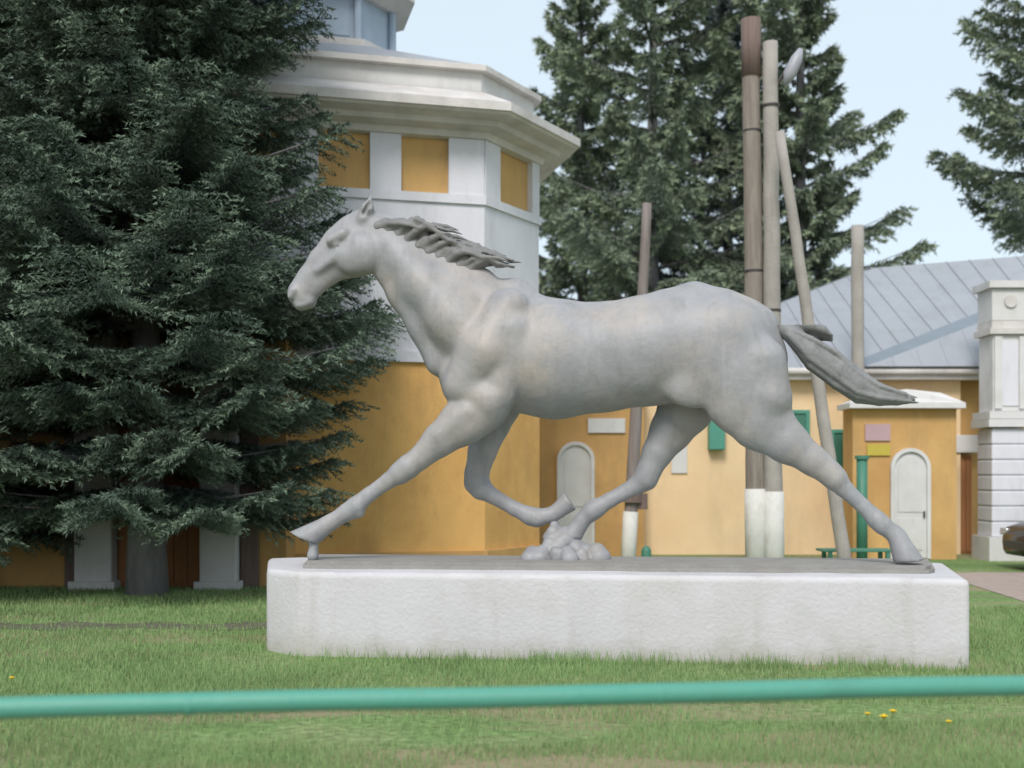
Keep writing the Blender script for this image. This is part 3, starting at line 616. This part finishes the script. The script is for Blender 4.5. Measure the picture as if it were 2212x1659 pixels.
# lower cross wing roof with its hip edge
wz = 3.83
hipA = Vector((X(1878, 23.4), -.5, wz)); hipB = Vector((X(2260, 24.5), .9, Z(648, 24.9)))
hipC = Vector((X(2700, 24.5), .9, Z(648, 24.9))); hipD = Vector((X(2700, 23.4), -.5, wz))
n = 14
for k in range(n):
    xa = hipA.x + (hipD.x - hipA.x) * k / n; xb = hipA.x + (hipD.x - hipA.x) * (k + 1) / n - .004
    def tp(x):
        if x < hipB.x: return hipA.lerp(hipB, max((x - hipA.x) / (hipB.x - hipA.x), .01))
        return Vector((x, hipB.y, hipB.z))
    a, b = tp(xa), tp(xb)
    MB().slab([(xa, hipA.y, wz), (xb, hipA.y, wz), (xb, b.y, b.z), (xa, a.y, a.z)], .03).build('roof_sheet', M_roof, bl)
d0 = Vector((-.48, .35, .05))
MB().slab([tuple(hipA), tuple(hipB), tuple(hipB + d0), tuple(hipA + d0 * .8)], .03).build('shaded_hip_face', mat('hip_shade_metal', (0.20, 0.24, 0.28), .5, .06), bl)  # narrow left hip face, its shade put into the darker metal colour
# windows in green frames
def window(px0, px1, py0, py1, D, yoff, parent):
    f = MB(); x0, x1, z1, z0 = X(px0, D), X(px1, D), Z(py0, D), Z(py1, D)
    f.box(x0, x1, yoff - .06, yoff - .002, z0, z0 + .07).box(x0, x1, yoff - .06, yoff - .002, z1 - .07, z1).box(x0, x0 + .08, yoff - .06, yoff - .002, z0 + .071, z1 - .071).box(x1 - .08, x1, yoff - .06, yoff - .002, z0 + .071, z1 - .071)
    fr_ = f.build('window', M_green, parent)
    MB().box(x0 + .08, x1 - .08, yoff - .03, yoff - .003, z0 + .07, z1 - .07).build('pane', M_dgreen, fr_)
window(1704, 1748, 886, 990, D, 0, bl)
window(1792, 1830, 928, 1030, D, 0, bl)
MB().box(X(1528, D), X(1562, D), -.25, -.002, Z(972, D), Z(908, D), .02).build('wall_box', M_green, bl)
# door at the far right with its white hood
dd = MB().box(X(2071, 23.8), X(2112, 23.8), .12, .248, -.05, Z(985, 24)).build('door', M_door, bl)
for k in range(3):
    wd = (X(2112, 23.8) - X(2071, 23.8)) / 3; xx = X(2071, 23.8) + k * wd
    MB().box(xx + .01, xx + wd - .01, .10, .119, .05, Z(992, 24)).build('plank', M_door, dd)
MB().box(X(2066, 23.8), X(2122, 23.8), -.05, .20, Z(978, 24), Z(940, 24), .015).build('door_hood', M_wtrim, bl)

# ------------------------------------------------------------ gate kiosk
kD = 22.6
kb = empty('gate_kiosk', (0, kD, 0)); tag(kb, 'small ochre kiosk with white canopy and arched white door at right', 'kiosk')
kx0, kx1 = X(1842, kD), X(2066, kD)
MB().box(kx0, kx1, 0, .66, -.1, 2.92).build('wall', M_yel, kb)
g = MB(); g.box(kx0 - .12, kx1 + .10, -.22, .67, 2.921, 3.02)
cz = 3.02; xm = (kx0 + kx1) / 2
pr = [(kx0 - .12, cz), (kx0 + .35, cz + .18), (xm, cz + .27), (kx1 - .35, cz + .20), (kx1 + .10, cz)]
g.build('canopy', M_wtrim, kb)
g = MB(); a = [g.bm.verts.new((p[0], -.22 + (.10 if 0 < i < 4 else 0), p[1] + .001)) for i, p in enumerate(pr)]; b = [g.bm.verts.new((p[0], .64, p[1] + .001)) for p in pr]
g.bm.faces.new(a); g.bm.faces.new(b[::-1])
for i in range(5): g.bm.faces.new((a[i], b[i], b[(i + 1) % 5], a[(i + 1) % 5]))
g.build('canopy_roof', M_wtrim, kb)
arch_door(1922, 2008, 968, kD, 0, kb)
MB().box(X(1868, kD), X(1922, kD), -.04, -.002, Z(952, kD), Z(916, kD)).build('pink_sign', mat('pink_sign', (0.45, 0.31, 0.33), .5, .05), kb)
MB().box(X(1872, kD), X(1922, kD), -.04, -.003, Z(984, kD), Z(960, kD)).build('yellow_sign', mat('yellow_sign', (0.48, 0.39, 0.06), .5, .05), kb)

# ------------------------------------------------------------ ornate gate pillar
pD = 22.2
gp = empty('gate_pillar', (X(2166, pD + .4), pD + .4, 0)); tag(gp, 'tall white stepped gate pillar near the right edge', 'pillar')
sc1 = pD / F
def pz(py): return Z(py, pD)
hw = 40 * sc1
MB().box(-hw - .08, hw + .08, -hw - .08, hw + .08, -.1, pz(1160)).build('base', M_wtrim, gp)
n = 7; z0 = pz(1160); z1 = pz(925)
for k in range(n):
    za = z0 + (z1 - z0) * k / n; zb = z0 + (z1 - z0) * (k + 1) / n
    MB().box(-hw, hw, -hw, hw, za + .001, zb - .02, .02).build('stone_course', M_white, gp)
MB().box(-hw + .03, hw - .03, -hw + .03, hw - .03, z0, z1).build('core', M_white, gp)
MB().box(-hw - .09, hw + .09, -hw - .09, hw + .09, pz(922), pz(905)).box(-hw - .07, hw + .07, -hw - .07, hw + .07, pz(904), pz(888)).build('ledge', M_wtrim, gp)
hw2 = 37 * sc1
MB().box(-hw2, hw2, -hw2, hw2, pz(887), pz(722)).build('shaft', M_wtrim, gp)
for s in (-1, 1): MB().box(s * hw2 * .72 - .07, s * hw2 * .72 + .07, -hw2 - .05, -hw2 - .001, pz(882), pz(726)).build('side_fillet', M_wtrim, gp)
MB().box(-.16, .16, -hw2 - .02, -hw2 - .001, pz(876), pz(735)).build('recess_panel', M_white, gp)
MB().box(-hw2 - .08, hw2 + .08, -hw2 - .08, hw2 + .08, pz(721), pz(708)).box(-hw2 - .03, hw2 + .03, -hw2 - .03, hw2 + .03, pz(707.5), pz(692)).build('capital', M_corn, gp)
MB().box(-hw2 - .02, hw2 + .02, -hw2 - .02, hw2 + .02, pz(691), pz(622)).build('head_block', M_wtrim, gp)
MB().tube([(0, -hw2 - .06, pz(650)), (0, -hw2 - .021, pz(650))], .12, 16).build('rosette', M_corn, gp)
MB().box(-hw2 - .10, hw2 + .10, -hw2 - .10, hw2 + .10, pz(621), pz(606)).build('cap', M_wtrim, gp)

# ------------------------------------------------------------ poles
def pole(name, label, top, bot, D, r0, r1, m, white_to=None, group='utility poles'):
    t = W(top[0], top[1], D); b = W(bot[0], bot[1], D); d = (b - t); s = (0 - t.z) / d.z if d.z else 1; foot = t + d * s
    e = empty(name, foot); tag(e, label, 'pole', group)
    tt = t - foot; N = 14
    pts = [tt * (i / N) for i in range(N + 1)]; pts[0] = Vector((0, 0, -.3))
    jit = [Vector((random.uniform(-.008, .008), random.uniform(-.008, .008), 0)) for _ in pts]
    MB().tube([p + j for p, j in zip(pts, jit)], [r1 + (r0 - r1) * i / N for i in range(N + 1)], 14).build('shaft', m, e, True)
    if white_to:
        zt = Z(white_to, D); k = zt / t.z
        MB().tube([Vector((0, 0, -.1)), tt * (k * .5), tt * k], [r1 + .012, r1 + .011, r1 + .010], 14).build('whitewash_coat', M_lime, e, True)
    return e, tt
e, tt = pole('utility_pole', 'thin grey brown wooden pole with whitewashed foot behind the horse back', (1398, 440), (1360, 1150), 20.0, .08, .12, M_grayw, 1105)
MB().tube([tt * .185, tt * .215], .19, 12).build('collar', M_dwood, e)
MB().box(.1, .34, -.06, .06, Z(1100, 20), Z(1066, 20), .01).build('junction_box', M_dwood, e)
e, tt = pole('utility_pole', 'tall brown wooden pole with dark top behind the horse rump', (1622, 45), (1634, 1200), 18.0, .135, .155, M_wood)
MB().tube([tt * 1.002, tt * .90], .155, 14).build('tarred_top', M_dwood, e, True)
for zf in (.55, .80): MB().tube([tt * zf, tt * (zf + .004)], .150, 14).build('wire_band', M_dark, e)
MB().tube([Vector((0, 0, -.1)), tt * .1, tt * ((Z(1056, 18)) / tt.z)], .175, 16).build('whitewash_coat', M_lime, e, True)
e, tt = pole('utility_pole', 'tall pale concrete pole standing against the brown wooden pole', (1664, 92), (1672, 1200), 17.9, .115, .15, M_conc, 1062)
arm = [tt * .93 + Vector((.1, 0, 0)), tt * .93 + Vector((.25, -.05, .25)), tt * .93 + Vector((.38, -.1, .46))]
MB().tube([tt * .9, tt * .93 + Vector((.2, -.04, .1)), tt * .93 + Vector((.34, -.1, .36))], .025, 8).build('lamp_arm', M_dark, e)
g = MB().tube([tt * .93 + Vector((.20, -.08, -.10)), tt * .93 + Vector((.27, -.09, .06)), tt * .93 + Vector((.38, -.1, .30)), tt * .93 + Vector((.44, -.1, .44))], [.03, .10, .09, .04], 14)
g.build('lamp_head', mat('lamp_housing', (0.34, 0.35, 0.39), .4, .05), e, True)
for zf in (.5, .88): MB().tube([tt * zf, tt * (zf + .004)], .138, 14).build('wire_band', M_dark, e)
e, tt = pole('utility_pole', 'slanting pale prop pole leaning onto the concrete pole', (1684, 285), (1826, 1215), 17.3, .075, .105, M_conc)
e, tt = pole('utility_pole', 'short weathered grey post behind the kiosk, in front of the metal roof', (1852, 488), (1854, 1200), 23.42, .125, .125, M_conc)
# green post and bench
gs = empty('sign_post', (X(1862, 21.5), 21.5, 0)); tag(gs, 'slim green metal post beside the ochre kiosk', 'post')
MB().tube([(0, 0, -.1), (0, 0, Z(986, 21.5))], .10, 14).build('post', M_dgreen, gs, True)
MB().tube([(0, 0, Z(992, 21.5)), (0, 0, Z(984, 21.5))], .13, 14).build('cap', M_dgreen, gs)
bD = 18.2
be = empty('garden_bench', (X(1848, bD), bD, 0)); tag(be, 'low green bench behind the right end of the plinth', 'bench')
hw_ = 78 * bD / F
for k in range(4): MB().box(-hw_, hw_, -.22 + k * .115, -.22 + k * .115 + .095, .44, .475, .006).build('slat', M_dgreen, be)
for s in (-1, 1):
    for y in (-.18, .18): MB().box(s * (hw_ - .12) - .03, s * (hw_ - .12) + .03, y - .03, y + .03, -.02, .439).build('leg', M_dgreen, be)
bo = MB().tube([(0, 0, -.1), (0, 0, .42), (0, 0, .47), (0, 0, .5)], [.08, .08, .06, .02], 14).build('bollard', M_dgreen, None, True); bo.location = (X(1396, 18.6), 18.6, 0)
tag(bo, 'short dark green bollard by the foot of the thin pole', 'bollard')

# ------------------------------------------------------------ black car at the right edge
car = empty('parked_car', (X(2212, 19.6), 19.9, 0)); tag(car, 'black car with its nose just inside the right edge', 'car')
secs = [(0.02, .32, .62, .62), (.12, .24, .74, .74), (.45, .2, .84, .82), (1.1, .2, .93, .86), (1.35, .2, .98, .87), (2.0, .2, 1.42, .87), (2.4, .2, 1.46, .87), (3.2, .2, 1.44, .87), (3.9, .2, 1.02, .86), (4.3, .22, .95, .82), (4.42, .3, .8, .7)]
g = MB(); rings = []
for (x, zb, zt, hwid) in secs:
    belt = min(zt, .92); ring = []
    for (y, z) in ((-hwid * .93, zb), (-hwid, zb + .15), (-hwid, (zb + belt) / 2), (-hwid * .96, belt - .05), (-hwid * (.78 if zt > 1 else .9), zt - .06 if zt > 1 else zt - .02), (-hwid * .6, zt), (0, zt + .015), (hwid * .6, zt), (hwid * (.78 if zt > 1 else .9), zt - .06 if zt > 1 else zt - .02), (hwid * .96, belt - .05), (hwid, (zb + belt) / 2), (hwid, zb + .15), (hwid * .93, zb)):
        ring.append(g.bm.verts.new((x, y, z)))
    rings.append(ring)
for a, b in zip(rings[:-1], rings[1:]):
    for i in range(len(a)): g.bm.faces.new((a[i], a[(i + 1) % len(a)], b[(i + 1) % len(a)], b[i]))
g.bm.faces.new(rings[0]); g.bm.faces.new(rings[-1][::-1])
cb = g.build('body', M_car, car); auto_smooth(cb, 50)
for s in (-1, 1):
    for x in (.85, 3.55):
        wl = MB().tube([(x, s * .90, .32), (x, s * .66, .32)], .32, 28).build('wheel', M_tyre, car)
        MB().tube([(x, s * .905, .32), (x, s * .90, .32)], .2, 20).build('rim', M_rim, wl)
    MB().box(.03, .2, s * .62 - .14, s * .62 + .14, .58, .70, .02).build('headlight', M_rim, car)
MB().box(-.005, .04, -.5, .5, .36, .5, .01).build('grille', M_dark, car)
for s in (-1, 1):
    for xa, xb, xc, xd in ((1.62, 2.50, 2.50, 2.02), (2.58, 3.72, 3.25, 2.58)):
        MB().slab([(xa, s * .838, .93), (xb, s * .838, .93), (xc, s * .712, 1.33), (xd, s * .712, 1.33)], .012 * s).build('side_window', M_glass, car)
MB().slab([(1.40, -.62, 1.045), (1.92, -.52, 1.405), (1.92, .52, 1.405), (1.40, .62, 1.045)], .02).build('windscreen', M_glass, car)

# ------------------------------------------------------------ conifers
def conifer(name, label, cat, base, height, z0, prof, nb, ntw, nnd, nlen, nwid, droop, m, seed, trunk_r, group, upturn=.25, ztop_detail=99, gap=0.0, tw_len=.42, hang=.25, whorl=0):
    r = np.random.default_rng(seed)
    e = empty(name, base); tag(e, label, cat, group)
    lean = r.uniform(-.01, .01, 2)
    N = 12
    MB().tube([(lean[0] * z, lean[1] * z, z - .2 if i == 0 else z) for i, z in enumerate(np.linspace(0, height, N))], [trunk_r * (1.35 if i == 0 else 1) * (1 - .97 * i / (N - 1)) + .01 for i in range(N)], 12).build('trunk', M_bark, e, True)
    Vs = []; tips = []; limb = MB()
    for b in range(nb):
        u = (b + r.random()) / nb
        z = z0 + (height - z0) * (u ** 1.15)
        if whorl: z = z0 + round((z - z0) / whorl) * whorl + r.normal(0, whorl * .13)
        if z > height - .2: continue
        az = b * 2.399963 + r.normal(0, .25)
        L = prof((z - z0) / (height - z0)) * r.uniform(.78, 1.12)
        if r.random() < gap: L *= .45
        dirv = np.array([math.cos(az), math.sin(az), 0.0]); side = np.array([-dirv[1], dirv[0], 0.0])
        rise = (r.uniform(.11, .17) if whorl else r.uniform(.05, .25)) + .5 * ((z - z0) / (height - z0)); dz = droop * (r.uniform(.88, 1.12) if whorl else r.uniform(.7, 1.3))
        def axis(t):
            return dirv * (L * t) + np.array([0, 0, 1.0]) * (L * (rise * t - dz * t ** 1.6 + upturn * max(0, t - .6) ** 1.5 * 2))
        org = np.array([lean[0] * z, lean[1] * z, z])
        limb.tube([tuple(org + axis(t)) for t in (0, .25, .55, .9)], [.035 + .012 * L, .03 + .006 * L, .02, .006], 5, cap=False)
        nt_ = int(ntw * (L / 2.5 + .3)) if z < ztop_detail else int(ntw * .35)
        tt_ = np.clip(.12 + .88 * (np.arange(nt_) + r.random(nt_)) / nt_, 0, 1)
        P = np.array([axis(t) for t in tt_]) + org
        sg = np.where(np.arange(nt_) % 2 == 0, 1, -1)
        ln = tw_len * L / 2.6 * (1.15 - .8 * tt_) * r.uniform(.7, 1.2, nt_) + .12
        ln = np.where(tt_ < .3, ln * (tt_ / .3 * .6 + .4), ln)
        td = dirv[None] * r.uniform(.35, .75, nt_)[:, None] + side[None] * (sg * r.uniform(.55, 1.0, nt_))[:, None] + np.array([0, 0, 1.0])[None] * (-hang * r.uniform(.2, 1.8, nt_))[:, None]
        td /= np.linalg.norm(td, axis=1)[:, None]
        k = nnd; s = (np.arange(k) + .5) / k
        base_ = P[:, None, :] + td[:, None, :] * (ln[:, None, None] * s[None, :, None]); base_[:, :, 2] -= (hang * .35 * ln[:, None] * s[None, :] ** 2)
        nd = r.normal(0, 1, (nt_, k, 3)); nd[:, :, 2] = nd[:, :, 2] * .75 + .1; nd -= (nd * td[:, None, :]).sum(-1, keepdims=True) * td[:, None, :]
        nd /= np.linalg.norm(nd, axis=2, keepdims=True) + 1e-9
        nd = nd * .75 + td[:, None, :] * .66
        nl = nlen * r.uniform(.7, 1.25, (nt_, k, 1)) * (1 - .35 * s[None, :, None])
        wv = np.cross(nd, r.normal(0, 1, (nt_, k, 3))); wv /= np.linalg.norm(wv, axis=2, keepdims=True) + 1e-9
        a = base_ - wv * nwid; c = base_ + wv * nwid; d = base_ + nd * nl
        Vs.append(np.stack([a, c, d], 2).reshape(-1, 3))
        tp = np.clip(s[None, :] ** 1.5 * .75 * r.uniform(.3, 1.2, (nt_, 1)) + .35 * tt_[:, None] ** 2 * r.uniform(.2, 1), 0, 1)
        tips.append(np.repeat(tp.reshape(-1), 3))
    limb.build('limbs', M_bark, e)['kind'] = 'stuff'
    V = np.concatenate(Vs); T = np.concatenate(tips)
    np_mesh('crown', V, np.arange(len(V)).reshape(-1, 3), m, e, False, ('tip', T))
    return e
def P1(t):
    z = 1.3 + t * 17.2
    return float(np.interp(z, (1.3, 2.4, 3.4, 4.0, 5.0, 6.0, 7.0, 8.0, 18.5), (2.35, 2.4, 3.35, 3.3, 2.75, 2.3, 1.9, 2.5, .1)))
conifer('spruce_tree', 'huge dark spruce with drooping boughs filling the left of the lawn', 'tree', (X(318, 15.8), 15.8, 0), 18.5, 1.3, P1, 560, 72, 32, .095, .0125, .34, M_needle, 11, .22, None, ztop_detail=9.6, hang=.16, tw_len=.95, upturn=.42, whorl=.62)
conifer('spruce_tree', 'second dark spruce at the left edge, its trunk outside the picture', 'tree', (X(-250, 15.9), 15.9, 0), 18.5, .95, lambda t: 3.3 * (1 - t) ** .6, 340, 50, 30, .12, .016, .30, M_needle, 12, .22, None, ztop_detail=9.8, hang=.22, tw_len=.9, upturn=.40, whorl=.55)
def P2(t): return 4.3 * (1 - t) ** .45
grp = 'conifers behind the buildings'
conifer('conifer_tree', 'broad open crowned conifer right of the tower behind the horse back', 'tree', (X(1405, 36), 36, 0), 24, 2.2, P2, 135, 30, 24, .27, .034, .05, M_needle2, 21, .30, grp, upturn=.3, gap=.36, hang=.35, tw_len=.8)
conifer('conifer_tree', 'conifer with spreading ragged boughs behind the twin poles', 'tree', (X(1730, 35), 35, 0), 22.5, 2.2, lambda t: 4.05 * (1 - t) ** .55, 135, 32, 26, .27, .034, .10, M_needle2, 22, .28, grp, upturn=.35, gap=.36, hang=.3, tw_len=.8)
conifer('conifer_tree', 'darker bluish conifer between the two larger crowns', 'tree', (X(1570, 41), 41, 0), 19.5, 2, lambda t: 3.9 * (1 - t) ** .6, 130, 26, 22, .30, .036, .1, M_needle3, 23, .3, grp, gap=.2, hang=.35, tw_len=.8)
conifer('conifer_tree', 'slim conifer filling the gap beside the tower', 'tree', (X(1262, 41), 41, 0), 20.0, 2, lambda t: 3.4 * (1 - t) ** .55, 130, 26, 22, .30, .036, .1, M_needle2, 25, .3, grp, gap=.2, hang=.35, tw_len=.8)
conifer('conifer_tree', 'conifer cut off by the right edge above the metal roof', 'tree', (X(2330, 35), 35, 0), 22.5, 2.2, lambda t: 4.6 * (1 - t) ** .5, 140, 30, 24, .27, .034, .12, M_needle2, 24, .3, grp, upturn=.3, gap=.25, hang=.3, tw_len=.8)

# distant belt of woodland that closes the horizon beyond the yard
r = np.random.default_rng(40); Vs = []
for i in range(150):
    a = R(-75 + 150 * i / 149); d = r.uniform(95, 130); cx_, cy_ = math.sin(a) * d, math.cos(a) * d; hh = r.uniform(6, 9.5); k = 260
    t = r.random(k) ** .8; rad = (1 - t) ** .7 * r.uniform(2.2, 3.4); th = r.uniform(0, 2 * PI, k)
    c = np.stack([cx_ + np.cos(th) * rad, cy_ + np.sin(th) * rad, .2 + t * hh], 1)
    v = r.normal(0, 1, (k, 3, 3)) * np.array([.55, .55, .35]); Vs.append((c[:, None, :] + v).reshape(-1, 3))
V = np.concatenate(Vs)
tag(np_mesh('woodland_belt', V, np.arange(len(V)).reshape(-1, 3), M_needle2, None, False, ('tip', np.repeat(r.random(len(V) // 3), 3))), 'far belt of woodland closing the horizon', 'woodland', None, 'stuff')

# ------------------------------------------------------------ grass blades
def blades(name, n, dmin, dmax, hmin, hmax, wid, m, seed, patchy=.35, mask=None):
    r = np.random.default_rng(seed)
    D = dmin * (dmax / dmin) ** r.random(n); px = r.uniform(-120, 2330, n)
    x = (px - CX) / F * D; y = D
    f = np.sin(x * 1.3 + 1.7 * np.sin(y * .9)) * np.sin(y * 2.1 + 1.3 * np.sin(x * .7)) + .4 * np.sin(x * 5 + y * 3)
    keep = r.random(n) < np.clip(.65 + patchy * f, .12, 1)
    # not inside the plinth
    dx = x - P0[0]; dy = y - P0[1]; u = dx * U[0] + dy * U[1]; v = dx * Vv[0] + dy * Vv[1]
    keep &= ~((u > lx(575, -.6)) & (u < lx(2095, -1.06)) & (v > -.93) & (v < 1.05))
    keep &= ~((y > 14.3) & (px > 2000) & (y < 19.5))
    keep &= ~((np.abs(y - 12.5 - .1 * np.sin(x * 2)) < .26) & (x < 1.9) & (r.random(n) < .85))
    keep &= ~((np.sin(x * 1.1 + 1.2 * np.sin(y * 1.4)) * np.sin(y * 3.1 + 1 + .8 * np.sin(x * .8)) > .1) & (y < 8.2) & (r.random(n) < .8))
    if mask is not None: keep &= mask(x, y, u, v, r)
    x, y = x[keep], y[keep]; n = len(x)
    h = r.uniform(hmin, hmax, n); a = r.uniform(0, 2 * PI, n); b = r.uniform(0, 2 * PI, n); ln = r.uniform(.1, .6, n) * h
    w_ = wid * (y / 8)
    A = np.stack([x - np.cos(a) * w_, y - np.sin(a) * w_, np.zeros(n) - .005], 1); B = np.stack([x + np.cos(a) * w_, y + np.sin(a) * w_, np.zeros(n) - .005], 1)
    T = np.stack([x + np.cos(b) * ln, y + np.sin(b) * ln, h], 1)
    V = np.stack([A, B, T], 1).reshape(-1, 3)
    tip = np.repeat(r.random(n) ** 2, 3)
    o = np_mesh(name, V, np.arange(len(V)).reshape(-1, 3), m, None, False, ('tip', tip)); tag(o, None, None, None, 'stuff'); return o
M_grass = mat('grass_blades', (0.18, 0.30, 0.115), .8, .25, .8, spec=.2, attr='tip', attr_col=(0.28, 0.34, 0.155))
o = blades('grass', 330000, 5.8, 17, .02, .07, .0035, M_grass, 5)
tag(o, 'short mown spring grass of the lawn around the plinth', 'grass', None, 'stuff')
o = blades('tall_grass', 60000, 9.0, 11.6, .05, .16, .0035, M_grass, 6, mask=lambda x, y, u, v, r: ((v > -1.25) & (v < -.9) & (u > lx(700, -1)) & (r.random(len(x)) < .25 + .6 * (np.sin(u * 2.3) * np.sin(u * 5.1 + 1) > 0))))
tag(o, 'longer grass growing against the foot of the plinth', 'grass', None, 'stuff')
# dandelions
M_dan = mat('dandelion_yellow', (0.65, 0.45, 0.02), .7, .1, 3)
M_stem = mat('stem_green', (0.15, 0.22, 0.07), .8, .1, 3)
for i, (px, py, w_) in enumerate(((1905, 1578, 1.0), (1925, 1566, .8), (2045, 1590, .6), (1082, 1556, .5), (22, 1490, .7), (1870, 1572, .6), (1350, 1545, .5))):
    D = EYE * F / (py - HY); e = empty('dandelion', (X(px, D), D, 0))
    lab = ['largest yellow dandelion low at the right beyond the rail', 'dandelion just right of the largest one', 'rightmost small dandelion near the rail', 'small dandelion under the middle of the rail', 'dandelion at the far left above the rail', 'dandelion just left of the largest one', 'lone small dandelion right of the middle under the rail'][i]
    tag(e, lab, 'flower', 'dandelions in the lawn')
    MB().tube([(0, 0, -.01), (.01, 0, .05), (.012, 0, .085)], .003, 6).build('stem', M_stem, e)
    g = MB(); rr = .022 * w_ + .008
    for k in range(14):
        a = 2 * PI * k / 14; c = Vector((.012, 0, .09)); p = c + Vector((math.cos(a) * rr, math.sin(a) * rr, .004)); q = Vector((-math.sin(a), math.cos(a), 0)) * rr * .25
        vs = [g.bm.verts.new(v) for v in (c, p - q, p + q)]; g.bm.faces.new(vs)
    bmesh.ops.create_uvsphere(g.bm, u_segments=8, v_segments=5, radius=rr * .55, matrix=Matrix.Translation((.012, 0, .09)))
    g.build('flower_head', M_dan, e)
